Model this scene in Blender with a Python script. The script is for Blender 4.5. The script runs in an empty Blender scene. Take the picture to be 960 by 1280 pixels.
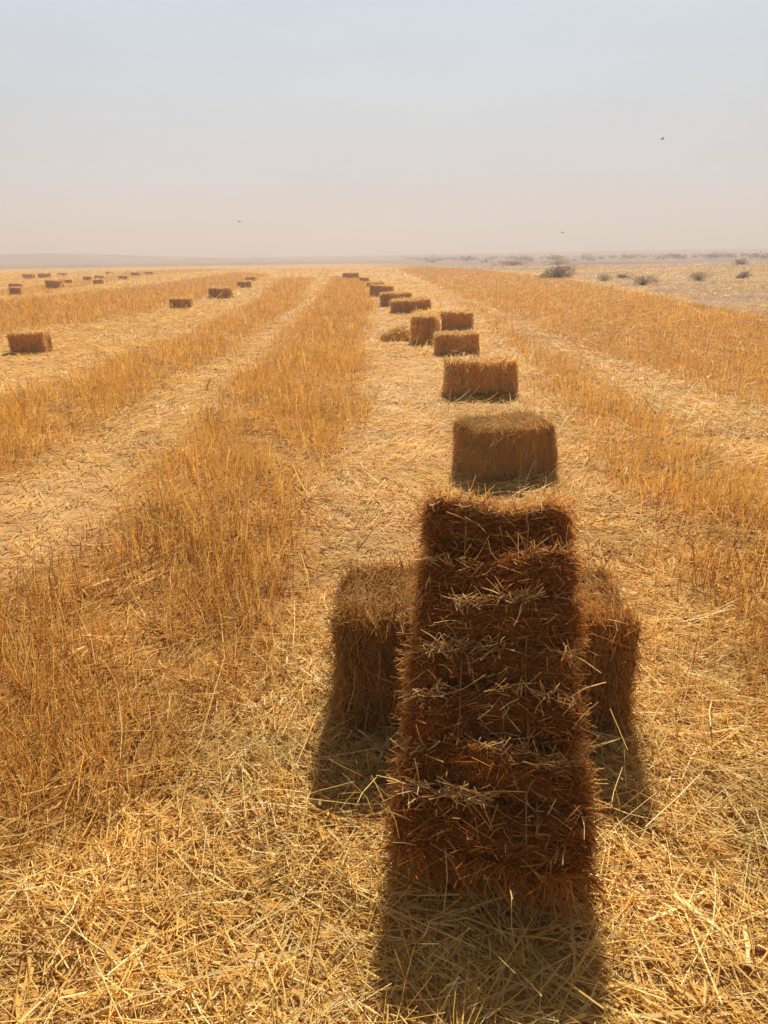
import bpy, bmesh, math
import numpy as np
from mathutils import Matrix, Vector

rng = np.random.default_rng(7)
sc = bpy.context.scene
COL = sc.collection
R = math.radians

# ------------------------------------------------------------------ camera
CAM_H = 1.55
FPX = 925.0                       # focal length in pixels of the 960 x 1280 frame
PITCH = math.atan(320.0 / FPX)
ROLL = R(-0.78)
cam_d = bpy.data.cameras.new('camera')
cam_d.sensor_fit = 'VERTICAL'
cam_d.sensor_height = 36.0
cam_d.lens = FPX / 1280.0 * 36.0
cam_d.clip_start = 0.05
cam_d.clip_end = 6000.0
cam = bpy.data.objects.new('camera', cam_d)
COL.objects.link(cam)
CAM_R = Matrix.Rotation(math.pi / 2 - PITCH, 3, 'X') @ Matrix.Rotation(ROLL, 3, 'Z')
cam.matrix_world = Matrix.Translation((0, 0, CAM_H)) @ CAM_R.to_4x4()
sc.camera = cam

# ------------------------------------------------------------------ light
SUN_EL = R(45.0)
SUN_AZ = R(8.0)                   # from +Y towards +X
world = bpy.data.worlds.new('World')
sc.world = world
world.use_nodes = True
wn = world.node_tree.nodes
wn.clear()
wout = wn.new('ShaderNodeOutputWorld')
wbg = wn.new('ShaderNodeBackground')
sky = wn.new('ShaderNodeTexSky')
sky.sky_type = 'NISHITA'
sky.sun_disc = False
sky.sun_elevation = SUN_EL
sky.sun_rotation = SUN_AZ
sky.altitude = 100.0
sky.air_density = 1.0
sky.dust_density = 2.0
sky.ozone_density = 1.0
wbg.inputs['Strength'].default_value = 0.05
# thin high dust veil: the clear sky blended towards a pale tone, a little warmer low down
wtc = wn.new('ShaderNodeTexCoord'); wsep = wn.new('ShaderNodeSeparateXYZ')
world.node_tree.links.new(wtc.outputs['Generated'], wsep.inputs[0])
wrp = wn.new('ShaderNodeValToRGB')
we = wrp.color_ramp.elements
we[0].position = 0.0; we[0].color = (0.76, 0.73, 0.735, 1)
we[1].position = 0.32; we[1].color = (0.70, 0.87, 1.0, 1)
we3 = wrp.color_ramp.elements.new(0.58); we3.color = (0.15, 0.17, 0.20, 1)  # out-of-view overhead sky darkened to weaken fill in the shadows
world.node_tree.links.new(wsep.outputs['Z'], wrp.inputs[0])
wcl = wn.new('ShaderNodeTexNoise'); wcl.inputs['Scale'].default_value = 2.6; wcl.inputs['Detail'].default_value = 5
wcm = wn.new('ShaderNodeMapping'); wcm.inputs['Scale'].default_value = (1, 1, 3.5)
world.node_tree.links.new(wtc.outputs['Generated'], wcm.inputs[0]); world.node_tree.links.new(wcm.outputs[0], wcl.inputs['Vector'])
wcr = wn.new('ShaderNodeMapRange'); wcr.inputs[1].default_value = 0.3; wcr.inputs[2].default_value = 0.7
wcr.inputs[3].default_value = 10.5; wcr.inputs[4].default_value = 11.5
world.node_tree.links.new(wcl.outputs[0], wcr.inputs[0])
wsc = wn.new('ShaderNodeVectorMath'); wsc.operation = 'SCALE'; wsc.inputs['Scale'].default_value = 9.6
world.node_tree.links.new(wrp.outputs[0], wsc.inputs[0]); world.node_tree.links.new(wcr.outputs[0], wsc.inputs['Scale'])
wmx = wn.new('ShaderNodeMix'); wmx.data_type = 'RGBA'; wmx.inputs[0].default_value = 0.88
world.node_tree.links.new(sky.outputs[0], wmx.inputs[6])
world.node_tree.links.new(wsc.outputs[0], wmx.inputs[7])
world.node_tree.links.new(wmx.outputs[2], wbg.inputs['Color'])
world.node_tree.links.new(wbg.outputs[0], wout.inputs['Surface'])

sun_d = bpy.data.lights.new('sun', 'SUN')
sun_d.energy = 5.0
sun_d.angle = R(0.6)
sun_d.color = (1.0, 0.93, 0.82)
sun = bpy.data.objects.new('sun', sun_d)
COL.objects.link(sun)
to_sun = Vector((math.sin(SUN_AZ) * math.cos(SUN_EL), math.cos(SUN_AZ) * math.cos(SUN_EL), math.sin(SUN_EL)))
sun.rotation_euler = to_sun.to_track_quat('Z', 'Y').to_euler()
sun.location = (0, 0, 30)

sc.view_settings.view_transform = 'Standard'
sc.view_settings.look = 'None'
sc.view_settings.exposure = 0.64
sc.view_settings.gamma = 1.0
sc.view_settings.use_curve_mapping = False
sc.cycles.max_bounces = 6
sc.cycles.diffuse_bounces = 4
sc.cycles.transmission_bounces = 4
sc.cycles.volume_bounces = 1

# ------------------------------------------------------------------ helpers
def tag(o, label=None, cat=None, group=None, kind=None):
    if label: o['label'] = label
    if cat: o['category'] = cat
    if group: o['group'] = group
    if kind: o['kind'] = kind
    return o

def ray_ground(px, py):
    """A pixel of the 960 x 1280 photograph to the flat ground (x, y)."""
    d = CAM_R @ Vector(((px - 480.0) / FPX, (640.0 - py) / FPX, -1.0))
    t = -CAM_H / d.z
    return d.x * t, d.y * t

_wr = np.random.default_rng(3)
def make_noise(n, f0, f1, seed):
    r = np.random.default_rng(seed)
    ang = r.uniform(0, 2 * math.pi, n); f = np.exp(r.uniform(math.log(f0), math.log(f1), n))
    return np.cos(ang) * f, np.sin(ang) * f, r.uniform(0, 2 * math.pi, n), (f0 / f) ** 0.6
def ev_noise(N, x, y):
    kx, ky, ph, a = N
    s = np.zeros_like(x, dtype=float)
    for i in range(len(kx)):
        s += a[i] * np.sin(kx[i] * x + ky[i] * y + ph[i])
    return s / math.sqrt((a ** 2).sum() / 2.0)          # about unit variance
N_LUMP = make_noise(14, 5.0, 30.0, 11)
N_ROLL = make_noise(8, 0.25, 1.6, 12)
N_FAR = make_noise(8, 0.004, 0.03, 13)
N_CL = make_noise(14, 4.0, 22.0, 14)
N_WARP = make_noise(10, 0.5, 6.0, 15)
N_WARP2 = make_noise(10, 0.5, 6.0, 16)
N_EDGE = make_noise(12, 1.6, 12.0, 18)
N_EDGE2 = make_noise(12, 1.6, 12.0, 19)
N_PATCH = make_noise(12, 0.8, 5.0, 17)

def sstep(a, b, v):
    t = np.clip((v - a) / (b - a), 0, 1)
    return t * t * (3 - 2 * t)

def ground_z(x, y):
    x = np.asarray(x, float); y = np.asarray(y, float)
    d = np.hypot(x, y)
    near = 1.0 - sstep(14, 40, d)
    z = ev_noise(N_LUMP, x, y) * 0.007 * near
    z = z + ev_noise(N_ROLL, x, y) * 0.012 * (1.0 - sstep(30, 80, d)) * sstep(2.5, 6, d)
    z = z + ev_noise(N_FAR, x, y) * 0.25 * sstep(150, 420, d)
    # low ridge far to the left and a long low rise across the far plain
    z = z + 4.2 * np.exp(-((x + 190) / 75) ** 2 - ((y - 430) / 70) ** 2)
    z = z + 1.6 * np.exp(-((x + 330) / 90) ** 2 - ((y - 560) / 90) ** 2)
    z = z + 2.4 * sstep(-200, 300, x) * sstep(380, 640, y)
    z = z + 1.2 * sstep(350, 600, d)
    return z
def gz(x, y):
    return float(ground_z(np.array([x]), np.array([y]))[0])

def mesh_np(name, verts, quads, mat=None, tint=None, smooth=False, tris=None):
    me = bpy.data.meshes.new(name)
    verts = np.ascontiguousarray(verts, dtype=np.float32).reshape(-1, 3)
    quads = np.ascontiguousarray(quads, dtype=np.int32).reshape(-1, 4)
    nq = len(quads)
    me.vertices.add(len(verts)); me.vertices.foreach_set('co', verts.ravel())
    me.loops.add(nq * 4); me.loops.foreach_set('vertex_index', quads.ravel())
    me.polygons.add(nq)
    me.polygons.foreach_set('loop_start', np.arange(0, nq * 4, 4, dtype=np.int32))
    me.polygons.foreach_set('loop_total', np.full(nq, 4, dtype=np.int32))
    if smooth:
        me.polygons.foreach_set('use_smooth', np.ones(nq, dtype=bool))
    me.update(calc_edges=True)
    if tint is not None:
        at = me.attributes.new('tint', 'FLOAT', 'POINT')
        at.data.foreach_set('value', np.ascontiguousarray(tint, dtype=np.float32).ravel())
    if mat: me.materials.append(mat)
    return me

def link(name, me, parent=None):
    o = bpy.data.objects.new(name, me)
    COL.objects.link(o)
    if parent: o.parent = parent
    return o
def empty(name, loc, rot=(0, 0, 0)):
    o = bpy.data.objects.new(name, None)
    o.empty_display_size = 0.2
    COL.objects.link(o); o.location = loc; o.rotation_euler = rot
    return o

def norm(v):
    return v / np.maximum(np.linalg.norm(v, axis=-1, keepdims=True), 1e-9)

def straws(P, D, L, W, bend=0.12, sides=3, segs=2, r=rng, taper=0.75, sag=None, flat=None):
    """Bent straw stems: verts (n*(segs+1)*sides, 3) and quads."""
    n = len(P)
    D = norm(D)
    ref = norm(r.normal(size=(n, 3)))
    if flat is not None: ref = norm(ref * flat + np.array([0, 0, 1.0]))
    A = norm(np.cross(D, ref)); B = np.cross(D, A)
    K = (A * r.normal(size=(n, 1)) + B * r.normal(size=(n, 1))) * bend * 0.5
    if sag is not None: K = K + sag
    ts = np.linspace(0, 1, segs + 1)
    if sides == 2: angs = [0, math.pi]
    else: angs = [2 * math.pi * k / sides for k in range(sides)]
    V = np.zeros((n, segs + 1, len(angs), 3))
    L = np.asarray(L).reshape(n, 1); W = np.asarray(W).reshape(n, 1)
    for i, t in enumerate(ts):
        C = P + D * L * t + K * L * (t * t)
        w = W * 0.5 * (1 - (1 - taper) * t)
        for k, a in enumerate(angs):
            V[:, i, k] = C + (A * math.cos(a) + B * math.sin(a)) * w
    s = len(angs); q = []
    base = (np.arange(n) * (segs + 1) * s)[:, None]
    for i in range(segs):
        for k in range(s if s > 2 else 1):
            k2 = (k + 1) % s
            q.append(base + np.array([[i * s + k, i * s + k2, (i + 1) * s + k2, (i + 1) * s + k]]))
    Q = np.concatenate(q, axis=0)
    return V.reshape(-1, 3), Q, (segs + 1) * s

class Acc:
    def __init__(self): self.v = []; self.q = []; self.t = []; self.n = 0
    def add(self, V, Q, T):
        self.v.append(V); self.q.append(Q + self.n); self.t.append(T); self.n += len(V)
    def straw(self, P, D, L, W, tint, **k):
        V, Q, per = straws(P, D, L, W, **k)
        self.add(V, Q, np.repeat(tint, per))
    def mesh(self, name, mat, smooth=False):
        return mesh_np(name, np.concatenate(self.v), np.concatenate(self.q), mat, np.concatenate(self.t), smooth)

# ------------------------------------------------------------------ materials
def nt(name):
    m = bpy.data.materials.new(name); m.use_nodes = True
    t = m.node_tree; t.nodes.clear()
    return m, t, t.nodes, t.links

def ramp(N, stops):
    r = N.new('ShaderNodeValToRGB')
    e = r.color_ramp.elements
    e[0].position, e[0].color = stops[0][0], (*stops[0][1], 1)
    e[1].position, e[1].color = stops[-1][0], (*stops[-1][1], 1)
    for p, c in stops[1:-1]:
        x = e.new(p); x.color = (*c, 1)
    return r

def straw_mat(name, stops, transl=0.3, rough=0.6, spec=0.2, patch=None):
    m, t, N, Lk = nt(name)
    out = N.new('ShaderNodeOutputMaterial')
    at = N.new('ShaderNodeAttribute'); at.attribute_name = 'tint'
    rp = ramp(N, stops)
    Lk.new(at.outputs['Fac'], rp.inputs[0])
    colour = rp.outputs[0]
    geo = N.new('ShaderNodeTexCoord')
    nz = N.new('ShaderNodeTexNoise'); nz.inputs['Scale'].default_value = 2.2; nz.inputs['Detail'].default_value = 4
    Lk.new(geo.outputs['Object'], nz.inputs['Vector'])
    hs = N.new('ShaderNodeHueSaturation')
    mp = N.new('ShaderNodeMapRange'); mp.inputs[1].default_value = 0.3; mp.inputs[2].default_value = 0.7
    mp.inputs[3].default_value = 0.78; mp.inputs[4].default_value = 1.18
    Lk.new(nz.outputs[0], mp.inputs[0]); Lk.new(mp.outputs[0], hs.inputs['Value'])
    Lk.new(colour, hs.inputs['Color'])
    pb = N.new('ShaderNodeBsdfPrincipled')
    pb.inputs['Roughness'].default_value = rough
    pb.inputs['Specular IOR Level'].default_value = spec
    tr = N.new('ShaderNodeBsdfTranslucent')
    mx = N.new('ShaderNodeMixShader'); mx.inputs[0].default_value = transl
    Lk.new(hs.outputs[0], pb.inputs['Base Color']); Lk.new(hs.outputs[0], tr.inputs['Color'])
    Lk.new(pb.outputs[0], mx.inputs[1]); Lk.new(tr.outputs[0], mx.inputs[2])
    Lk.new(mx.outputs[0], out.inputs['Surface'])
    return m

M_LITTER = straw_mat('straw_litter', [(0, (0.50, 0.235, 0.04)), (0.35, (0.70, 0.39, 0.085)), (0.75, (0.83, 0.56, 0.16)), (1, (0.92, 0.75, 0.38))], 0.38)
M_STUB = straw_mat('stubble_stalks', [(0, (0.42, 0.175, 0.026)), (0.5, (0.59, 0.29, 0.052)), (0.85, (0.72, 0.42, 0.095)), (1, (0.88, 0.67, 0.29))], 0.6)
M_BALE = straw_mat('bale_straw', [(0, (0.32, 0.080, 0.012)), (0.45, (0.52, 0.18, 0.024)), (0.8, (0.74, 0.38, 0.065)), (1, (0.94, 0.70, 0.34))], 0.45)
M_BALE3 = straw_mat('bale_straw_tan', [(0, (0.46, 0.20, 0.035)), (0.45, (0.67, 0.34, 0.07)), (0.8, (0.80, 0.52, 0.15)), (1, (0.93, 0.77, 0.42))], 0.45)
M_BALE2 = straw_mat('bale_straw_golden', [(0, (0.66, 0.38, 0.11)), (0.45, (0.80, 0.53, 0.18)), (0.8, (0.86, 0.61, 0.24)), (1, (0.93, 0.78, 0.46))], 0.5)
M_TWINE = straw_mat('baling_twine', [(0, (0.36, 0.19, 0.07)), (1, (0.5, 0.3, 0.12))], 0.05)
M_SHRUB = straw_mat('shrub_leaves', [(0, (0.38, 0.27, 0.16)), (1, (0.52, 0.39, 0.25))], 0.4, 0.7, 0.1)
M_SCRUB = straw_mat('dry_scrub', [(0, (0.20, 0.115, 0.075)), (1, (0.34, 0.21, 0.13))], 0.1, 0.8, 0.1)

def bale_core_mat(name='bale_core', k=1.0):
    m, t, N, Lk = nt(name)
    out = N.new('ShaderNodeOutputMaterial'); pb = N.new('ShaderNodeBsdfPrincipled')
    tc = N.new('ShaderNodeTexCoord')
    mpn = N.new('ShaderNodeMapping'); mpn.inputs['Scale'].default_value = (60, 9, 9)
    nz = N.new('ShaderNodeTexNoise'); nz.inputs['Scale'].default_value = 1.6; nz.inputs['Detail'].default_value = 6
    Lk.new(tc.outputs['Object'], mpn.inputs[0]); Lk.new(mpn.outputs[0], nz.inputs['Vector'])
    rp = ramp(N, [(0.3, (0.13 * k, 0.035 * k, 0.006 * k)), (0.5, (0.30 * k, 0.10 * k, 0.015 * k)), (0.7, (0.45 * k, 0.22 * k, 0.06 * k))])
    Lk.new(nz.outputs[0], rp.inputs[0]); Lk.new(rp.outputs[0], pb.inputs['Base Color'])
    pb.inputs['Roughness'].default_value = 0.9; pb.inputs['Specular IOR Level'].default_value = 0.1
    bp = N.new('ShaderNodeBump'); bp.inputs['Strength'].default_value = 0.8; bp.inputs['Distance'].default_value = 0.01
    Lk.new(nz.outputs[0], bp.inputs['Height']); Lk.new(bp.outputs[0], pb.inputs['Normal'])
    Lk.new(pb.outputs[0], out.inputs['Surface'])
    return m
M_CORE = bale_core_mat()
M_CORE2 = bale_core_mat('bale_core_golden', 2.1)

def plain_mat(name, col, rough=0.8):
    m, t, N, Lk = nt(name)
    out = N.new('ShaderNodeOutputMaterial'); pb = N.new('ShaderNodeBsdfPrincipled')
    nz = N.new('ShaderNodeTexNoise'); nz.inputs['Scale'].default_value = 12
    rp = ramp(N, [(0.3, tuple(c * 0.7 for c in col)), (0.7, tuple(c * 1.2 for c in col))])
    Lk.new(nz.outputs[0], rp.inputs[0]); Lk.new(rp.outputs[0], pb.inputs['Base Color'])
    pb.inputs['Roughness'].default_value = rough
    Lk.new(pb.outputs[0], out.inputs['Surface'])
    return m
M_BIRD = plain_mat('dark_feathers', (0.03, 0.027, 0.025))
M_WOOD = plain_mat('shrub_wood', (0.14, 0.10, 0.06))

def ground_mat():
    m, t, N, Lk = nt('field_soil')
    out = N.new('ShaderNodeOutputMaterial'); pb = N.new('ShaderNodeBsdfPrincipled')
    tc = N.new('ShaderNodeTexCoord')
    def noise(scale, detail=5, vec=None, rough=0.6):
        z = N.new('ShaderNodeTexNoise'); z.inputs['Scale'].default_value = scale
        z.inputs['Detail'].default_value = detail; z.inputs['Roughness'].default_value = rough
        Lk.new(vec or tc.outputs['Object'], z.inputs['Vector']); return z.outputs[0]
    def mix(f, a, b, ty='MIX'):
        x = N.new('ShaderNodeMix'); x.data_type = 'RGBA'; x.blend_type = ty
        for s, v in ((x.inputs[0], f), (x.inputs[6], a), (x.inputs[7], b)):
            if hasattr(v, 'links'): Lk.new(v, s)
            elif isinstance(v, tuple): s.default_value = (*v, 1)
            else: s.default_value = v
        return x.outputs[2]
    soil_r = ramp(N, [(0.32, (0.27, 0.14, 0.05)), (0.55, (0.40, 0.215, 0.085)), (0.75, (0.52, 0.30, 0.135))])
    Lk.new(noise(26, 8, rough=0.7), soil_r.inputs[0])
    # trampled straw chaff on the soil
    mp = N.new('ShaderNodeMapping'); mp.inputs['Scale'].default_value = (1.0, 0.22, 1); mp.inputs['Rotation'].default_value = (0, 0, 0.35)
    Lk.new(tc.outputs['Object'], mp.inputs[0])
    ch_r = ramp(N, [(0.35, (0.36, 0.19, 0.055)), (0.52, (0.53, 0.305, 0.09)), (0.7, (0.68, 0.44, 0.16))])
    Lk.new(noise(90, 6, mp.outputs[0], 0.75), ch_r.inputs[0])
    pm = N.new('ShaderNodeMapRange'); pm.inputs[1].default_value = 0.36; pm.inputs[2].default_value = 0.56
    Lk.new(noise(1.3, 6), pm.inputs[0])
    base = mix(pm.outputs[0], soil_r.outputs[0], ch_r.outputs[0])
    # bands still carrying stubble
    am = N.new('ShaderNodeAttribute'); am.attribute_name = 'stubble'
    st_r = ramp(N, [(0.3, (0.24, 0.10, 0.02)), (0.7, (0.40, 0.19, 0.045))])
    Lk.new(noise(14, 8, rough=0.7), st_r.inputs[0])
    base = mix(am.outputs['Fac'], base, st_r.outputs[0])
    # far uncultivated plain: pinker, patchy
    af = N.new('ShaderNodeAttribute'); af.attribute_name = 'plain'
    mp2 = N.new('ShaderNodeMapping'); mp2.inputs['Scale'].default_value = (0.35, 1.0, 1)
    Lk.new(tc.outputs['Object'], mp2.inputs[0])
    pl_r = ramp(N, [(0.36, (0.15, 0.09, 0.06)), (0.5, (0.235, 0.15, 0.10)), (0.66, (0.33, 0.22, 0.145))])
    Lk.new(noise(0.12, 9, mp2.outputs[0], 0.62), pl_r.inputs[0])
    base = mix(af.outputs['Fac'], base, pl_r.outputs[0])
    at_ = N.new('ShaderNodeAttribute'); at_.attribute_name = 'track'
    tr_r = ramp(N, [(0.34, (0.36, 0.205, 0.11)), (0.52, (0.52, 0.32, 0.17)), (0.7, (0.64, 0.42, 0.235))])
    mp3 = N.new('ShaderNodeMapping'); mp3.inputs['Scale'].default_value = (0.35, 1.0, 1)
    Lk.new(tc.outputs['Object'], mp3.inputs[0])
    Lk.new(noise(34, 8, mp3.outputs[0], 0.72), tr_r.inputs[0])
    base = mix(at_.outputs['Fac'], base, tr_r.outputs[0])
    # broad tone drift over the field
    br = N.new('ShaderNodeMapRange'); br.inputs[1].default_value = 0.3; br.inputs[2].default_value = 0.7
    br.inputs[3].default_value = 0.85; br.inputs[4].default_value = 1.12
    Lk.new(noise(0.25, 5), br.inputs[0])
    hs = N.new('ShaderNodeHueSaturation'); Lk.new(br.outputs[0], hs.inputs['Value']); Lk.new(base, hs.inputs['Color'])
    Lk.new(hs.outputs[0], pb.inputs['Base Color'])
    pb.inputs['Roughness'].default_value = 0.95; pb.inputs['Specular IOR Level'].default_value = 0.1
    bp = N.new('ShaderNodeBump'); bp.inputs['Strength'].default_value = 0.7; bp.inputs['Distance'].default_value = 0.02
    Lk.new(noise(45, 8, rough=0.75), bp.inputs['Height']); Lk.new(bp.outputs[0], pb.inputs['Normal'])
    Lk.new(pb.outputs[0], out.inputs['Surface'])
    return m
M_GROUND = ground_mat()

# ------------------------------------------------------------------ field layout: bands of standing stubble
def band(a, b):
    pts = [ray_ground(*p) for p in a] + [ray_ground(*p) for p in reversed(b)]
    return np.array(pts)
BANDS = [
    # the wide orange band left of the bale lane
    (band([(464, 352), (463, 400), (454, 450), (440, 520), (402, 610), (352, 690), (318, 750), (296, 850), (240, 930), (170, 1010), (60, 1090), (-250, 1180)],
          [(418, 346), (388, 385), (335, 440), (282, 500), (205, 590), (135, 665), (60, 722), (-120, 790), (-450, 900)]), 1.0, 1.0),
    # second band to the left
    (band([(392, 349), (366, 388), (285, 440), (185, 495), (85, 550), (0, 600), (-250, 720)],
          [(352, 348), (312, 384), (232, 420), (150, 455), (60, 488), (0, 508), (-250, 580)]), 0.9, 0.8),
    # third band, beyond the single bale
    (band([(335, 344), (300, 362), (215, 385), (120, 402), (0, 418), (-200, 450)],
          [(300, 341), (200, 356), (100, 368), (0, 378), (-200, 396)]), 0.8, 0.8),
    (band([(290, 337), (180, 346), (60, 366), (0, 372)], [(270, 335), (160, 341), (60, 357), (0, 362)]), 0.5, 0.8),
    # right-hand band
    (band([(500, 338), (545, 358), (620, 388), (700, 422), (800, 462), (880, 488), (960, 512), (1200, 590)],
          [(520, 333), (600, 338), (700, 349), (800, 368), (880, 384), (960, 398), (1200, 440)]), 0.95, 0.9),
    # thinner band beside the lane on the right
    (band([(560, 372), (640, 425), (700, 500), (765, 590), (830, 680), (900, 770), (960, 850), (1200, 1150)],
          [(600, 385), (670, 425), (750, 475), (835, 530), (900, 575), (960, 615), (1200, 760)]), 0.80, 0.75),
    (band([(740, 640), (780, 800), (820, 980), (900, 1140), (1000, 1290)],
          [(800, 640), (880, 800), (960, 1000), (1150, 1290)]), 0.10, 0.8),
]
TRACKS = [
    band([(470, 352), (498, 400), (540, 450), (552, 500), (556, 580), (530, 660), (500, 720), (400, 860)],
         [(464, 352), (464, 400), (458, 450), (446, 520), (412, 610), (365, 690), (330, 750), (305, 850)]),
    band([(416, 348), (384, 390), (325, 445), (270, 505), (190, 590), (115, 665), (40, 722), (-150, 790)],
         [(396, 349), (372, 388), (300, 440), (205, 500), (100, 560), (20, 610), (-60, 660), (-250, 740)]),
]
def inside(poly, x, y):
    c = np.zeros(len(x), bool)
    j = len(poly) - 1
    for i in range(len(poly)):
        xi, yi = poly[i]; xj, yj = poly[j]
        if yi != yj:
            m = ((yi > y) != (yj > y)) & (x < (xj - xi) * (y - yi) / (yj - yi) + xi)
            c ^= m
        j = i
    return c
def stubble_at(x, y, soft=0.10):
    d = np.hypot(x, y)
    k = soft * (0.5 + np.minimum(d, 30) * 0.12)
    k = np.minimum(k, 0.09)
    xs = x + ev_noise(N_EDGE, x, y) * k; ys = y + ev_noise(N_EDGE2, x, y) * k
    s = np.zeros(len(x))
    for poly, dens, h in BANDS:
        s = np.maximum(s, inside(poly, xs, ys) * dens)
    return s

def track_at(x, y):
    k = 0.12
    xs = x + ev_noise(N_EDGE, x, y) * k; ys = y + ev_noise(N_EDGE2, x, y) * k
    t = np.zeros(len(x))
    for poly in TRACKS: t = np.maximum(t, inside(poly, xs, ys))
    return t

PLAIN = band([(560, 331), (620, 336), (700, 345), (800, 363), (880, 380), (960, 395), (1200, 436)],
             [(560, 328.5), (620, 328), (700, 327), (800, 325.5), (880, 324.5), (960, 323.5), (1200, 321)])
def plain_at(x, y):
    p = sstep(62, 80, y - 0.1 * x) * sstep(-8, 12, x) + sstep(150, 200, np.hypot(x, y))
    k = 0.5
    q = inside(PLAIN, x + ev_noise(N_WARP, x, y) * k, y + ev_noise(N_WARP2, x, y) * k * 2) * 0.85
    return np.clip(np.maximum(p, q), 0, 1)

# ------------------------------------------------------------------ ground
def axis_pts(near, far, n):
    u = np.linspace(-1, 1, n)
    k = math.asinh(far / near)
    return near * np.sinh(u * k)
gx = axis_pts(1.1, 1700, 520)
gy = axis_pts(1.1, 1700, 520)
X, Y = np.meshgrid(gx, gy)
xf, yf = X.ravel(), Y.ravel()
zf = ground_z(xf, yf)
ny, nx = X.shape
idx = np.arange(nx * ny).reshape(ny, nx)
Q = np.stack([idx[:-1, :-1], idx[:-1, 1:], idx[1:, 1:], idx[1:, :-1]], -1).reshape(-1, 4)
me = mesh_np('ground', np.stack([xf, yf, zf], -1), Q, M_GROUND, None, True)
a = me.attributes.new('stubble', 'FLOAT', 'POINT'); 
sv = np.zeros(len(xf))
for jx, jy in [(0, 0), (1, .3), (-1, -.3), (.3, 1), (-.3, -1), (.6, -.7), (-.6, .7)]:
    jr = 0.10 + 0.03 * np.minimum(np.hypot(xf, yf), 30)
    sv += stubble_at(xf + jx * jr, yf + jy * jr, 0.25) / 7
a.data.foreach_set('value', (sv * 0.85).astype(np.float32))
tv = np.zeros(len(xf))
for jx, jy in [(0, 0), (1, .3), (-1, -.3), (.3, 1), (-.3, -1)]:
    tv += track_at(xf + jx * 0.12, yf + jy * 0.12) / 5
a = me.attributes.new('track', 'FLOAT', 'POINT'); a.data.foreach_set('value', (tv * 0.4).astype(np.float32))
df = np.hypot(xf, yf)
plain = plain_at(xf, yf)
a = me.attributes.new('plain', 'FLOAT', 'POINT'); a.data.foreach_set('value', plain.astype(np.float32))
g = link('ground', me)
tag(g, 'dry tan field soil with bands of stubble reaching the flat horizon', 'ground', kind='structure')

# ------------------------------------------------------------------ loose straw and standing stubble
def scatter(y0, y1, dens):
    hw = 0.66 * y1 + 1.4
    n = int(dens * 2 * hw * (y1 - y0))
    x = rng.uniform(-hw, hw, n); y = rng.uniform(y0, y1, n)
    k = np.abs(x) < 0.66 * y + 1.4
    return x[k], y[k]

FORE = []       # footprints kept free of litter (under the bales)
YB = [0.3, 1.5, 2.5, 4, 6, 9, 13, 18, 25, 36, 52, 75, 110]
def rho(d, r0, d0, p): return r0 * np.minimum(1.0, d0 / np.maximum(d, 0.1)) ** p
lit = Acc()
for y0, y1 in zip(YB[:-1], YB[1:]):
    top = rho(np.array([y0]), 4600, 2.2, 1.22)[0]
    x, y = scatter(y0, y1, top)
    d = np.hypot(x, y)
    s = stubble_at(x, y)
    pn = ev_noise(N_PATCH, x, y)
    keep = rng.random(len(x)) < rho(d, 4600, 2.2, 1.22) / top * np.clip(0.78 + 0.24 * pn, 0.2, 1) * (1 - 0.4 * s) * (1 - 0.93 * plain_at(x, y))
    x, y, s, pn, d = x[keep], y[keep], s[keep], pn[keep], d[keep]
    n = len(x)
    # rakes of straw share a rough direction that drifts over the field
    ang = 1.1 * ev_noise(N_WARP, x * 0.7, y * 0.7) + 0.25 + rng.normal(size=n) * 0.85
    el = rng.normal(size=n) * 0.13 + 0.05
    el = np.where(track_at(x, y) > 0, el * 0.35, el)
    stick = rng.random(n) < 0.05 * np.clip(8 / d, 0.15, 1)
    el = np.where(stick, rng.uniform(0.3, 1.1, n), el)
    D = np.stack([np.cos(ang) * np.cos(el), np.sin(ang) * np.cos(el), np.sin(el)], -1)
    L = 0.12 * np.exp(rng.normal(size=n) * 0.55) * np.maximum(1, d / 14) ** 0.5
    W = 0.0033 * np.maximum(1, d / 2.6) ** 0.74 * rng.uniform(0.5, 1.4, n)
    leaf = rng.random(n) < 0.14          # split leaf sheaths and chaff among the stems
    W = np.where(leaf, W * 2.3, W); L = np.where(leaf, L * 0.5, L)
    z = ground_z(x, y) + 0.003 + np.abs(rng.normal(size=n)) * 0.014
    P = np.stack([x, y, z], -1) - D * (L * 0.5)[:, None] * np.where(stick, 0.1, 1.0)[:, None]
    P[:, 2] = np.maximum(P[:, 2], ground_z(P[:, 0], P[:, 1]) + 0.001)
    tint = np.clip(rng.beta(2.2, 1.8, n) * np.where(d > 12, 0.85, 1.0) + 0.10 * np.clip((6 - d) / 4, 0, 1) - 0.18 * s + 0.05 * pn, 0, 1)
    tube = (rng.random(n) < np.clip((5 - d) / 3, 0, 0.35))
    for k, sd in ((tube, 3), (~tube, 2)):
        if k.any(): lit.straw(P[k], D[k], L[k], W[k], tint[k], sides=sd, segs=2, bend=0.25, flat=0.6)
o = link('straw_litter', lit.mesh('straw_litter', M_LITTER))
tag(o, 'pale loose straw strewn over the ground between the stubble bands', 'loose straw', kind='stuff')

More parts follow.
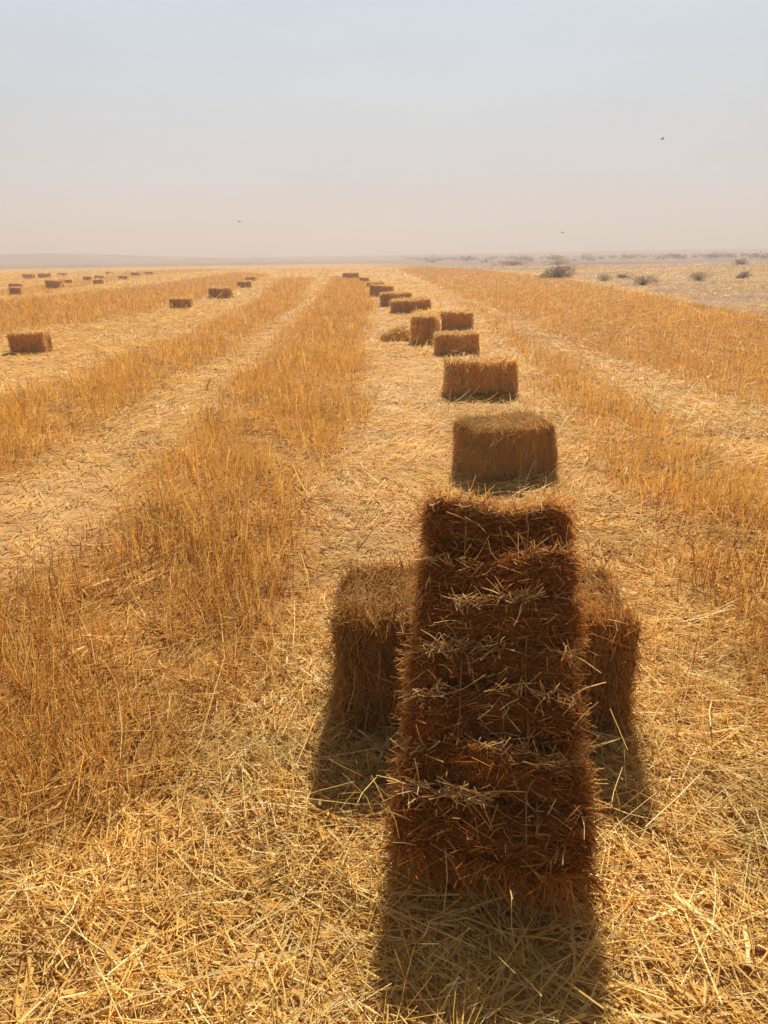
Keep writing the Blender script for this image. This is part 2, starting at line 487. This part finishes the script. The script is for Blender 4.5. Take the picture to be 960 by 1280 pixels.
stb = Acc()
for y0, y1 in zip(YB[:-1], YB[1:]):
    top = rho(np.array([y0]), 2100, 2.8, 1.12)[0]
    x, y = scatter(y0, y1, top)
    d = np.hypot(x, y)
    s = stubble_at(x + rng.normal(size=len(x)) * 0.09, y + rng.normal(size=len(x)) * np.minimum(0.05 * d, 0.8), 0.2)
    cl = ev_noise(N_CL, x, y)
    pn = ev_noise(N_PATCH, x, y)
    back = 0.05 * np.clip(pn - 0.1, 0, 1.5)
    s = np.where((y < 2.3) & (x < 0), s * sstep(0.7, 1.7, y) , s)
    keep = rng.random(len(x)) < rho(d, 2100, 2.8, 1.12) / top * np.clip(s * (0.72 + 0.34 * cl + 0.10 * pn) + back * (cl > 0.3) * 2.5, 0, 1)
    x, y, s, d = x[keep], y[keep], s[keep], d[keep]
    n = len(x)
    ang = rng.uniform(0, 2 * math.pi, n); lean = np.abs(rng.normal(size=n)) * 0.24
    bent = rng.random(n) < 0.14
    lean = np.where(bent, rng.uniform(0.6, 1.3, n), lean)
    D = np.stack([np.cos(ang) * np.sin(lean), np.sin(ang) * np.sin(lean), np.cos(lean)], -1)
    L = rng.uniform(0.09, 0.27, n) * np.where(s > 0.6, 1.0, 0.8) * np.where(x > 2.5, 0.72, 1.0) * np.where(d > 12, 0.85, 1.0)
    W = 0.0026 * np.maximum(1, d / 2.6) ** 0.78 * rng.uniform(0.6, 1.35, n)
    P = np.stack([x, y, ground_z(x, y) - 0.004], -1)
    tint = np.clip(rng.beta(1.9, 2.6, n) + 0.22 * (s < 0.5) + 0.16 * np.clip((5 - d) / 3, 0, 1), 0, 1)
    tube = (rng.random(n) < np.clip((5 - d) / 3, 0, 0.35))
    for k, sd in ((tube, 3), (~tube, 2)):
        if k.any(): stb.straw(P[k], D[k], L[k], W[k], tint[k], sides=sd, segs=2, bend=0.35, taper=0.5)
o = link('standing_stubble', stb.mesh('standing_stubble', M_STUB))
tag(o, 'orange brown standing stubble stalks growing in long curving bands', 'stubble', kind='stuff')

# ------------------------------------------------------------------ bales
def rbox(hx, hy, hz, r, cuts=9, lump=0.01, seed=0, groove=None):
    """Rounded, lumpy box: verts, quads."""
    rr = np.random.default_rng(seed)
    bm = bmesh.new()
    bmesh.ops.create_cube(bm, size=2.0)
    bmesh.ops.subdivide_edges(bm, edges=bm.edges[:], cuts=cuts, use_grid_fill=True)
    bm.verts.ensure_lookup_table()
    V = np.array([v.co[:] for v in bm.verts])
    F = np.array([[v.index for v in f.verts] for f in bm.faces if len(f.verts) == 4])
    bm.free()
    P, Nn = round_pts(V, hx, hy, hz, r)
    P = P + Nn * (lump_at(P, seed) * lump)[:, None]
    if groove is not None: P = P + Nn * groove(P)[:, None]
    return P, F
def lump_at(P, seed):
    rr = np.random.default_rng(seed)
    k = rr.uniform(-1, 1, (6, 3)) * np.array([9, 14, 14]); ph = rr.uniform(0, 6.28, 6)
    return np.sin(P @ k.T + ph).sum(1) / 2.5
def round_pts(V, hx, hy, hz, r):
    H = np.array([hx, hy, hz])
    P = V * H
    inner = np.clip(P, -(H - r), H - r)
    dlt = P - inner
    ln = np.linalg.norm(dlt, axis=1, keepdims=True)
    Nn = np.where(ln > 1e-6, dlt / np.maximum(ln, 1e-6), 0)
    return inner + Nn * r, Nn
def sample_box(n, hx, hy, hz, r, rr):
    A = np.array([hy * hz, hx * hz, hx * hy]); A = A / A.sum()
    ax = rr.choice(3, n, p=A); sg = rr.choice([-1, 1], n)
    V = rr.uniform(-1, 1, (n, 3)); V[np.arange(n), ax] = sg
    P, Nn = round_pts(V, hx, hy, hz, r)
    return P, Nn, ax, sg

def fluff(acc, n, H, r, rr, ln=(0.03, 0.11), w=0.0022, stray=0.06, sides=3, groove=None, endrand=0.2, out=0.1, straylen=1.0, lump=0.0, lseed=0):
    """Straw lying on the surface of a bale slice; its planes are perpendicular to local X."""
    P, Nn, ax, sg = sample_box(n, *H, r, rr)
    if lump: P = P + Nn * (lump_at(P, lseed) * lump)[:, None]
    if groove is not None: P = P + Nn * groove(P)[:, None]
    D = rr.normal(size=(n, 3)) * np.array([0.28, 1, 1])
    D = D - Nn * (D * Nn).sum(1, keepdims=True)
    D = norm(D)
    st = rr.random(n) < stray
    o_ = np.where(st, rr.uniform(0.35, 1.3, n), rr.normal(size=n) * out * 0.5 + out)
    D = norm(D + Nn * o_[:, None])
    L = rr.uniform(*ln, n) * np.where(st, straylen, 1.0)
    W = w * rr.uniform(0.6, 1.4, n)
    P = P - D * (L * np.where(st, 0.15, 0.5))[:, None] + Nn * 0.002
    tint = rr.beta(1.6, 2.6, n)
    tint = np.where(st, np.clip(tint + 0.35, 0, 1), tint)
    acc.straw(P, D, L, W, tint, sides=sides, segs=2, bend=0.25, r=rr)

def two_mat_mesh(name, core, fl, mats=None):
    mats = mats or (M_CORE, M_BALE)
    """Core (solid packed straw) and its surface straws in one mesh."""
    Vc, Fc = core
    Vs = np.concatenate(fl.v); Qs = np.concatenate(fl.q) + len(Vc); Ts = np.concatenate(fl.t)
    me = mesh_np(name, np.concatenate([Vc, Vs]), np.concatenate([Fc, Qs]), mats[0], np.concatenate([np.zeros(len(Vc)), Ts]))
    me.materials.append(mats[1])
    mi = np.zeros(len(Fc) + len(Qs), dtype=np.int32); mi[len(Fc):] = 1
    me.polygons.foreach_set('material_index', mi)
    return me

def twine_mesh(hx, hz, y, off=0.006, rad=0.0022, seed=0):
    rr = np.random.default_rng(seed)
    pts = []
    c = [(-hx, -hz), (hx, -hz), (hx, hz), (-hx, hz)]
    for i in range(4):
        a, b = np.array(c[i]), np.array(c[(i + 1) % 4])
        for t in np.linspace(0.05, 0.95, 14):
            p = a + (b - a) * t
            q = np.clip(p, [-(hx - .04), -(hz - .04)], [hx - .04, hz - .04]); dd = p - q; l = np.linalg.norm(dd)
            if l > 1e-6: p = q + dd / l * (0.04 + off)
            pts.append((p[0], y + rr.normal() * 0.003, p[1]))
    pts = np.array(pts); n = len(pts)
    nxt = np.roll(pts, -1, 0); tg = norm(nxt - np.roll(pts, 1, 0))
    A = norm(np.cross(tg, np.array([0, 1.0, 0]))); B = np.cross(tg, A)
    V = np.stack([pts + (A * math.cos(a_) + B * math.sin(a_)) * rad for a_ in (0, 1.57, 3.14, 4.71)], 1).reshape(-1, 3)
    F = []
    for i in range(n):
        j = (i + 1) % n
        for k in range(4):
            F.append((i * 4 + k, i * 4 + (k + 1) % 4, j * 4 + (k + 1) % 4, j * 4 + k))
    return mesh_np('twine', V, np.array(F), M_TWINE, np.full(len(V), 0.5), True)

def groove_fn(pitch, depth, ph=0.0):
    return lambda P: -depth * np.abs(np.cos(math.pi * (P[:, 0] / pitch + ph))) ** 6 + 0.004 * np.sin(P[:, 0] * 61 + P[:, 1] * 9)

def bale_body(L, Wd, H, n, seed, mats=None, w=0.0024, ln=(0.03, 0.12), sides=3, stray=0.06, pitch=0.105, out=0.1, lump=0.010):
    rr = np.random.default_rng(seed)
    gf = groove_fn(pitch, 0.010, seed * 0.37)
    core = rbox(L / 2 - 0.008, Wd / 2 - 0.008, H / 2 - 0.008, 0.05, 14, lump, seed, gf)
    fl = Acc()
    fluff(fl, n, (L / 2, Wd / 2, H / 2), 0.04, rr, ln=ln, w=w, sides=sides, groove=gf, stray=stray, out=out, lump=lump, lseed=seed)
    return two_mat_mesh('bale_body', core, fl, mats or (M_CORE2, M_BALE2))

# --- the bale leaning with its far end up on the crosswise bale: seven flakes
A0 = np.array([0.243, 1.36]); TILT = R(43.0); YAW = -math.atan2(0.096, 0.713)
SC = CAM_H / 1.5
LEN, BW, BT = 0.975, 0.445, 0.34
lean = empty('hay_bale', (0, 0, 0))
tag(lean, 'long dark foreground hay bale sloping up onto a crosswise bale, its flakes bulging apart', 'hay bale', 'hay bales dropped along the rows')
# local X runs up the slope, Y across, Z out of the upper face
ux = Vector((math.sin(-YAW) * math.cos(TILT), math.cos(-YAW) * math.cos(TILT), math.sin(TILT)))
uz = Vector((-math.sin(-YAW) * math.sin(TILT), -math.cos(-YAW) * math.sin(TILT), math.cos(TILT)))
uy = uz.cross(ux)
low = Vector((0.236, 1.363, 0.228))          # middle of the lower edge of the upper face
org = low + ux * (LEN / 2) - uz * (BT / 2)
# pixel check of the real place comes from the render
lean.matrix_world = Matrix.Translation(org) @ Matrix((ux, uy, uz)).transposed().to_4x4()
NF = 7
edges = np.array([0, 0.152, 0.268, 0.415, 0.530, 0.672, 0.800, 0.975])
for i in range(NF):
    rr = np.random.default_rng(100 + i)
    x0, x1 = edges[i], edges[i + 1]
    th = (x1 - x0) - 0.006
    hy = BW / 2 * (1.0 - 0.10 * i / (NF - 1)) * (1 + rr.uniform(-0.02, 0.02)); hz = BT / 2 + rr.uniform(-0.008, 0.010)
    r = 0.055 if i < NF - 1 else 0.07
    core = rbox(th / 2 - 0.004, hy - 0.010, hz - 0.010, r, 10, 0.010, 200 + i)
    fl = Acc()
    fluff(fl, 7500, (th / 2, hy, hz), r, rr, ln=(0.03, 0.13), w=0.0021, stray=0.035, out=0.07, straylen=0.8, lump=0.010, lseed=200 + i)
    # ragged straw ends standing out of the seam at the flake's upper rim and sides
    n = 400
    sy = rr.uniform(-hy, hy, n); P = np.stack([th / 2 - rr.uniform(0, 0.03, n), sy, hz + rr.uniform(-0.012, 0.006, n)], -1)
    D = np.stack([rr.normal(size=n) * 0.5, rr.normal(size=n) * 1.0, np.abs(rr.normal(size=n)) * 0.6], -1)
    clump = np.clip(np.sin(sy * 17 + i * 2.1) * 0.5 + np.sin(sy * 41 + i) * 0.4 + 0.4, 0, 1) * (0.5 if i in (2, 5) else 1.0)
    k = rr.random(n) < clump
    fl.straw(P[k], D[k], np.exp(rr.normal(-3.4, 0.45, k.sum())), rr.uniform(0.0012, 0.0045, k.sum()), np.clip(rr.normal(0.97, 0.15, k.sum()), 0, 1), sides=3, segs=2, bend=0.4, r=rr)  # near-white tint paints in sunlight caught along the seam
    n = 420
    sd = rr.choice([-1, 1], n)
    P = np.stack([rr.uniform(-th / 2, th / 2, n), sd * (hy - 0.004), rr.uniform(-hz, hz, n)], -1)
    D = np.stack([rr.normal(size=n) * 0.8 - 0.2, sd * rr.uniform(0.3, 1.2, n), rr.normal(size=n) * 0.6 - 0.25], -1)
    fl.straw(P, D, rr.uniform(0.02, 0.07, n), rr.uniform(0.0012, 0.003, n), np.clip(rr.normal(0.8, 0.15, n), 0, 1), sides=3, segs=2, bend=0.4, r=rr)  # lighter tint paints in the backlit glow along the sides
    n = 70          # odd straws pulled out of the face, tinted pale as painted sun glints
    P = np.stack([rr.uniform(-th / 2, th / 2, n), rr.uniform(-hy, hy, n), np.full(n, hz)], -1)
    D = np.stack([rr.normal(size=n) * 0.8, rr.normal(size=n), rr.uniform(0.05, 0.9, n)], -1)
    fl.straw(P, D, np.exp(rr.normal(-3.4, 0.5, n)), rr.uniform(0.0010, 0.0036, n), np.clip(rr.normal(0.85, 0.2, n), 0, 1), sides=3, segs=2, bend=0.5, r=rr)
    if i == NF - 1: # fringe over the far rim, backlit glow put in by a golden tint
        n = 900
        P = np.stack([th / 2 - rr.uniform(0, 0.05, n), rr.uniform(-hy, hy, n), hz - rr.uniform(0, 0.05, n)], -1)
        D = np.stack([rr.uniform(0.0, 1, n), rr.normal(size=n) * 0.8, rr.uniform(-0.1, 0.8, n)], -1)
        fl.straw(P, D, rr.uniform(0.015, 0.06, n), rr.uniform(0.0012, 0.003, n), np.clip(rr.normal(0.8, 0.15, n), 0, 1), sides=2, segs=2, bend=0.5, r=rr)
    if i == 0:      # beard hanging off the lower end
        n = 1500
        P = np.stack([np.full(n, -th / 2), rr.uniform(-hy, hy, n), rr.uniform(-hz, hz, n)], -1)
        D = np.stack([-rr.uniform(0.1, 1, n), rr.normal(size=n) * 0.8, rr.normal(size=n) * 0.5 - 0.1], -1)
        fl.straw(P, D, rr.uniform(0.03, 0.12, n), rr.uniform(0.0014, 0.004, n), np.clip(rr.normal(0.5, 0.22, n), 0, 1), sides=3, segs=2, bend=0.6, r=rr)
    fm = two_mat_mesh('flake', core, fl)
    co = np.empty(len(fm.vertices) * 3, dtype=np.float32); fm.vertices.foreach_get('co', co); co = co.reshape(-1, 3)
    yy = co[:, 1].copy(); ph = i * 0.8      # each flake sags and bows a little differently
    co[:, 0] += 0.013 * np.sin(yy * 11 + ph) - 0.10 * yy ** 2 * (1 if i in (1, 3, 5) else -0.5)
    co[:, 2] += 0.010 * np.sin(yy * 15 + ph * 2.3) + 0.006 * np.sin(yy * 37 + i) - 0.22 * yy ** 2
    fm.vertices.foreach_set('co', co.ravel()); fm.update()
    f = link('flake', fm, lean)
    f.location = ((x0 + x1) / 2 - LEN / 2, rr.uniform(-0.010, 0.010), rr.uniform(-0.008, 0.008))
    f.rotation_euler = (rr.normal() * 0.01, -0.13 + rr.normal() * 0.03, rr.normal() * 0.03)
for s in (-1, 1):
    link('twine', twine_mesh(LEN / 2, BT / 2, s * 0.085, 0.001, 0.0016, 5 + s), lean)

def put_bale(body_me, twine_mes, x, y, yaw, label, cat='hay bale', z=None, H=0.36, roll=0.0, scale=1.0, pitch=0.0):
    t = empty('hay_bale', (x, y, (gz(x, y) if z is None else z) - 0.004), (roll, pitch, yaw))
    tag(t, label, cat, 'hay bales dropped along the rows')
    t.scale = (scale,) * 3 if not isinstance(scale, tuple) else scale
    b = link('bale_body', body_me, t); b.location = (0, 0, H / 2)
    for tm in twine_mes:
        w = link('twine', tm, t); w.location = (0, 0, H / 2)
    return t

# --- crosswise bale under it
cx, cy = 0.335, 2.35
cb = bale_body(0.98, 0.44, 0.44, 15000, 31, mats=(M_CORE, M_BALE3), w=0.0028, ln=(0.04, 0.15), stray=0.13, out=0.14)
put_bale(cb, [twine_mesh(0.50, 0.215, s * 0.11, 0.0, 0.0014, 9 + s) for s in (-1, 1)], cx, cy, R(-2.5),
         'hay bale lying crosswise under the sloping foreground bale, only its two ends showing', H=0.44)

def at_px(px, py):
    return ray_ground(px, py)

# --- third bale of the row
mid = bale_body(0.74, 0.46, 0.38, 10000, 41, w=0.0035, ln=(0.04, 0.14), stray=0.09, out=0.15, lump=0.02)
mid_tw = [twine_mesh(0.37, 0.19, s * 0.11, 0.006, 0.003, 21 + s) for s in (-1, 1)]
p = at_px(628, 590)
put_bale(mid, mid_tw, p[0], p[1], R(22), 'hay bale just behind the foreground pair, nearest of the row lying flat', H=0.38, scale=(0.85, 0.95, 1.03))

far_bodies = [bale_body(0.80, 0.46, 0.38, 4200, 51 + k, w=0.008, ln=(0.05, 0.14), sides=2, stray=0.07, out=0.16, lump=0.016) for k in range(4)]
far_tw = [twine_mesh(0.40, 0.19, s * 0.11, 0.0, 0.003, 31 + s) for s in (-1, 1)]
_far_k = [0]
def far_bale(x0, x1, yb, yaw, label, hs=1.0):
    """Bale whose front spans x0..x1 and whose foot is at yb in the photograph."""
    fx, fy = at_px((x0 + x1) / 2, yb)
    z = fy * math.cos(PITCH) + CAM_H * math.sin(PITCH)
    wid = (x1 - x0) / FPX * z
    a = abs(yaw)
    ext = 0.80 * math.cos(a) + 0.46 * math.sin(a)
    s = wid / ext
    hh = np.clip(s, 0.85, 1.15) * hs
    back = 0.5 * (0.46 * math.cos(a) + 0.80 * math.sin(a)) * min(s, 1.15)
    k = _far_k[0] = _far_k[0] + 1
    rr = np.random.default_rng(500 + k)
    return put_bale(far_bodies[k % 4], far_tw, fx * (1 + back / fy), fy + back, yaw, label, H=0.38,
                    scale=(s, min(max(s, .8), 1.15), hh), roll=rr.normal() * 0.045, pitch=rr.normal() * 0.04)

rows = [
    (555, 644, 497, R(2), 'fourth hay bale up the row, wide and squarely facing the viewer', 1.0),
    (541, 599, 444, R(14), 'fifth hay bale up the row, short, directly in front of a side-by-side pair', 1.05),
    (513, 551, 429, R(80), 'narrow hay bale seen end-on, a heap of loose straw at its left side', 1.45),
    (541, 592, 414, R(-8), 'hay bale half hidden behind the short bale, right one of a side-by-side pair', 1.0),
    (489, 539, 393, R(4), 'hay bale up the lane beyond the straw heap, level, with a pale lit top', 0.9),
    (474, 516, 384, R(12), 'hay bale partly hidden behind the level pale-topped bale', 1.0),
    (462, 492, 371, R(-6), 'small distant hay bale in the row, where the lane begins to bend left', 1.0),
    (458, 481, 361, R(20), 'low distant hay bale just behind the bale at the bend', 0.8),
    (449, 461, 353, R(30), 'tiny hay bale at the bend, between the low bale and the far end one', 0.9),
    (428, 449, 349, R(-15), 'tiny hay bale ending the bent row, farthest one of the central lane', 1.0),
    (18, 63, 442, R(3), 'largest hay bale in the left field, standing alone by the frame edge', 1.05),
    (214, 241, 386, R(5), 'nearest of the line of small hay bales running up the left swath', 1.0),
    (262, 291, 373, R(-12), 'second hay bale of the left swath line, low and wide', 1.0),
    (297, 315, 360, R(8), 'third hay bale of the left swath line, squarish', 1.0),
    (307, 320, 352, R(20), 'fourth and farthest hay bale of the left swath line', 0.9),
    (59, 79, 361, R(5), 'dark boxy hay bale, biggest among the far left scattered bales', 1.15),
    (14, 28, 369, R(10), 'reddish hay bale at the far left edge, near one of a close pair', 1.1),
    (12, 27, 360, R(-10), 'hay bale close behind the reddish one at the far left edge', 0.8),
    (30, 43, 349, R(0), 'small far hay bale, second back from the left frame edge', 1.0),
    (48, 64, 348, R(-18), 'small far hay bale above and left of the dark boxy bale', 1.0),
    (77, 91, 355, R(25), 'small far hay bale just right of the dark boxy bale', 0.9),
    (105, 114, 351, R(0), 'tiny far hay bale left of a pair one behind the other', 1.0),
    (118, 130, 356, R(6), 'small far hay bale, nearer of a pair one behind the other', 1.0),
    (119, 129, 349, R(-6), 'tiny far hay bale, farther of a pair one behind the other', 0.9),
    (149, 160, 350, R(9), 'tiny far hay bale standing alone right of the far pair', 1.0),
    (164, 175, 345, R(-12), 'tiny far hay bale, left one of the two rightmost far bales', 0.9),
    (181, 192, 344, R(14), 'tiny far hay bale, rightmost of all the far left bales', 0.9),
    (74, 84, 345, R(4), 'tiny far hay bale on the skyline side of the dark boxy bale', 0.8),
    (133, 141, 343, R(-4), 'tiny far hay bale above the lone bale, almost at the horizon', 0.9),
]
for x0, x1, yb, yaw, lab, hs in rows:
    far_bale(x0, x1, yb, yaw, lab, hs)
# --- heap of loose straw beside the end-on bale
hx_, hy_ = at_px(502, 424)
heap = Acc(); rr = np.random.default_rng(77)
n = 2600
a_ = rr.uniform(0, 2 * math.pi, n); q = np.sqrt(rr.random(n))
hgt = 0.24 * (1 - q ** 1.6) * rr.uniform(0.3, 1, n)
P = np.stack([np.cos(a_) * q * 0.42, np.sin(a_) * q * 0.4, hgt + 0.01], -1)
D = rr.normal(size=(n, 3)) * np.array([1, 1, 0.35])
L = rr.uniform(0.08, 0.28, n)
D = norm(D); P = P - D * (L * 0.5)[:, None]
P[:, 2] = np.maximum(P[:, 2], 0.002)
heap.straw(P, D, L, rr.uniform(0.006, 0.013, n), rr.beta(1.6, 3, n), sides=2, segs=2, bend=0.3, r=rr)
o = link('straw_heap', heap.mesh('straw_heap', M_LITTER)); o.location = (hx_, hy_, gz(hx_, hy_))
tag(o, 'low loose heap of straw fallen beside the end-on bale in the lane', 'straw heap')

# ------------------------------------------------------------------ desert shrubs
def shrub_meshes(seed, wid, hgt, n):
    rr = np.random.default_rng(seed)
    st = Acc(); k = 26
    a_ = rr.uniform(0, 2 * math.pi, k); e = rr.uniform(0.3, 1.4, k)
    D = np.stack([np.cos(a_) * np.cos(e) * wid, np.sin(a_) * np.cos(e) * wid, np.sin(e) * hgt * 1.6], -1)
    st.straw(np.zeros((k, 3)) + [0, 0, -0.03], D, np.linalg.norm(D, axis=1) * 0.55, np.full(k, 0.035), rr.random(k), sides=4, segs=3, bend=0.3, taper=0.3, r=rr)
    lf = Acc()
    c = rr.normal(size=(34, 3)) * np.array([wid * 0.25, wid * 0.2, hgt * 0.22]) + [0, 0, hgt * 0.45]
    ci = rr.integers(0, 34, n)
    P = c[ci] + rr.normal(size=(n, 3)) * np.array([wid, wid, hgt]) * 0.085
    P[:, 2] = np.abs(P[:, 2])
    D = rr.normal(size=(n, 3)) + [0, 0, 0.6]
    lf.straw(P, D, rr.uniform(0.05, 0.16, n), rr.uniform(0.015, 0.045, n), rr.random(n), sides=2, segs=1, bend=0.1, taper=0.3, r=rr)
    return st.mesh('stem', M_WOOD), lf.mesh('foliage', M_SHRUB)
shr = [shrub_meshes(61, 1.0, 0.8, 1500), shrub_meshes(62, 1.0, 0.8, 650)]
shrubs = [
    (697, 348, 42, 20, 0, 'largest dark rounded desert shrub on the plain right of the lane'),
    (755, 352, 26, 12, 1, 'small thin desert shrub just right of the largest dark shrub'),
    (803, 356, 34, 16, 1, 'greyish wispy desert shrub between the small thin one and the right group'),
    (778, 348, 20, 7, 0, 'low flat dark shrub between the small thin and greyish wispy shrubs'),
    (874, 351, 26, 15, 1, 'pointed desert shrub on the right plain, left of the edge shrub'),
    (929, 348, 16, 11, 0, 'desert shrub closest to the right frame edge, beside a pale patch'),
    (640, 332, 50, 8, 0, 'wide low dark scrub thicket near the horizon, left of the largest shrub'),
    (697, 331, 30, 7, 1, 'far shrub at the horizon directly behind the largest dark shrub'),
    (925, 331, 20, 9, 0, 'far rounded shrub near the horizon at the right'),
]
for i, (px, py, wpx, hpx, k, lab) in enumerate(shrubs):
    fx, fy = at_px(px, py)
    z = fy * math.cos(PITCH)
    t = empty('desert_shrub', (fx, fy, gz(fx, fy)), (0, 0, i * 1.3))
    tag(t, lab, 'shrub', 'desert shrubs on the plain')
    w_ = wpx / FPX * z; h_ = hpx / FPX * z * 1.0
    t.scale = (w_, w_ * 0.8, h_ / 0.9 * 1.0 if k == 0 else h_ / 0.85)
    link('stem', shr[k][0], t); link('foliage', shr[k][1], t)

# far scrub reading as one dotted mass
scr = Acc(); rr = np.random.default_rng(88)
n = 2600
x = rr.uniform(-260, 460, n); y = rr.uniform(130, 480, n) 
keep = (rr.random(n) < np.where(x > 10, np.where((y > 165) & (y < 330), 1.0, 0.2), 0.0)) & (np.abs(x) < 0.75 * y + 20)
x, y = x[keep], y[keep]
for xx, yy in zip(x, y):
    m = 46
    s = rr.uniform(0.5, 1.5)
    P = rr.normal(size=(m, 3)) * np.array([0.55, 0.5, 0.22]) * s + [xx, yy, gz(xx, yy) + 0.3 * s]
    D = rr.normal(size=(m, 3)) + [0, 0, 0.5]
    scr.straw(P, D, rr.uniform(0.2, 0.5, m) * s, rr.uniform(0.10, 0.22, m) * s, rr.random(m), sides=2, segs=1, bend=0.1, taper=0.4, r=rr)
o = link('far_scrub', scr.mesh('far_scrub', M_SCRUB))
tag(o, 'dark low scrub dotting the far plain below the horizon', 'scrub', kind='stuff')

# ------------------------------------------------------------------ birds
def bird_mesh():
    bm = bmesh.new()
    rings = [(-0.11, 0.004, 0), (-0.06, 0.018, 0), (0.0, 0.03, 0), (0.05, 0.027, 0.004), (0.085, 0.018, 0.010), (0.11, 0.004, 0.008)]
    prev = None
    for (yy, r_, zz) in rings:
        ring = [bm.verts.new((math.cos(a) * r_, yy, math.sin(a) * r_ + zz)) for a in np.linspace(0, 2 * math.pi, 8, endpoint=False)]
        if prev:
            for k in range(8): bm.faces.new((prev[k], prev[(k + 1) % 8], ring[(k + 1) % 8], ring[k]))
        prev = ring
    for s in (-1, 1):
        pts = [(0.02 * s, 0.05, 0.01), (0.11 * s, 0.065, 0.06), (0.21 * s, 0.01, 0.045), (0.11 * s, -0.01, 0.05), (0.02 * s, -0.03, 0.005)]
        top = [bm.verts.new(p) for p in pts]; bot = [bm.verts.new((p[0], p[1], p[2] - 0.006)) for p in pts]
        bm.faces.new(top); bm.faces.new(bot[::-1])
        for k in range(5): bm.faces.new((top[k], top[(k + 1) % 5], bot[(k + 1) % 5], bot[k]))
    tl = [(-0.012, -0.10, 0), (0.012, -0.10, 0), (0.03, -0.17, 0), (0, -0.15, 0), (-0.03, -0.17, 0)]
    top = [bm.verts.new(p) for p in tl]; bot = [bm.verts.new((p[0], p[1], -0.004)) for p in tl]
    bm.faces.new(top); bm.faces.new(bot[::-1])
    for k in range(5): bm.faces.new((top[k], top[(k + 1) % 5], bot[(k + 1) % 5], bot[k]))
    me = bpy.data.meshes.new('flying_bird'); bm.to_mesh(me); bm.free(); me.materials.append(M_BIRD)
    return me
bm_ = bird_mesh()
for px, py, dist, yaw, lab in [(299, 277, 34, 0.6, 'small dark bird flying low in the left half of the sky'),
                               (703, 291, 44, -0.9, 'small dark bird lowest over the horizon on the right'),
                               (828, 174, 38, 1.8, 'small dark bird highest in the sky at the upper right'),
                               (683, 200, 66, 0.2, 'faintest smallest bird high in the sky right of centre')]:
    d = CAM_R @ Vector(((px - 480.0) / FPX, (640.0 - py) / FPX, -1.0))
    o = link('flying_bird', bm_); o.location = Vector((0, 0, CAM_H)) + d * (dist / d.y)
    o.scale = (0.75,) * 3; o.rotation_euler = (0.1, 0.2, yaw); tag(o, lab, 'bird', 'birds in the sky')

# ------------------------------------------------------------------ haze
HAZE = 0.0030
hb = bmesh.new(); bmesh.ops.create_cube(hb, size=1.0)
hm = bpy.data.meshes.new('haze'); hb.to_mesh(hm); hb.free()
m, t, N, Lk = nt('dusty_air')
out = N.new('ShaderNodeOutputMaterial'); pv = N.new('ShaderNodeVolumePrincipled')
pv.inputs['Color'].default_value = (0.60, 0.562, 0.552, 1)
pv.inputs['Density'].default_value = HAZE
pv.inputs['Anisotropy'].default_value = 0.2
Lk.new(pv.outputs[0], out.inputs['Volume'])
hm.materials.append(m)
h = link('haze', hm); h.scale = (3500, 3500, 26); h.location = (0, 0, 13 - 4)
tag(h, 'thin dusty haze over the field, paling everything towards the horizon', 'haze', kind='stuff')
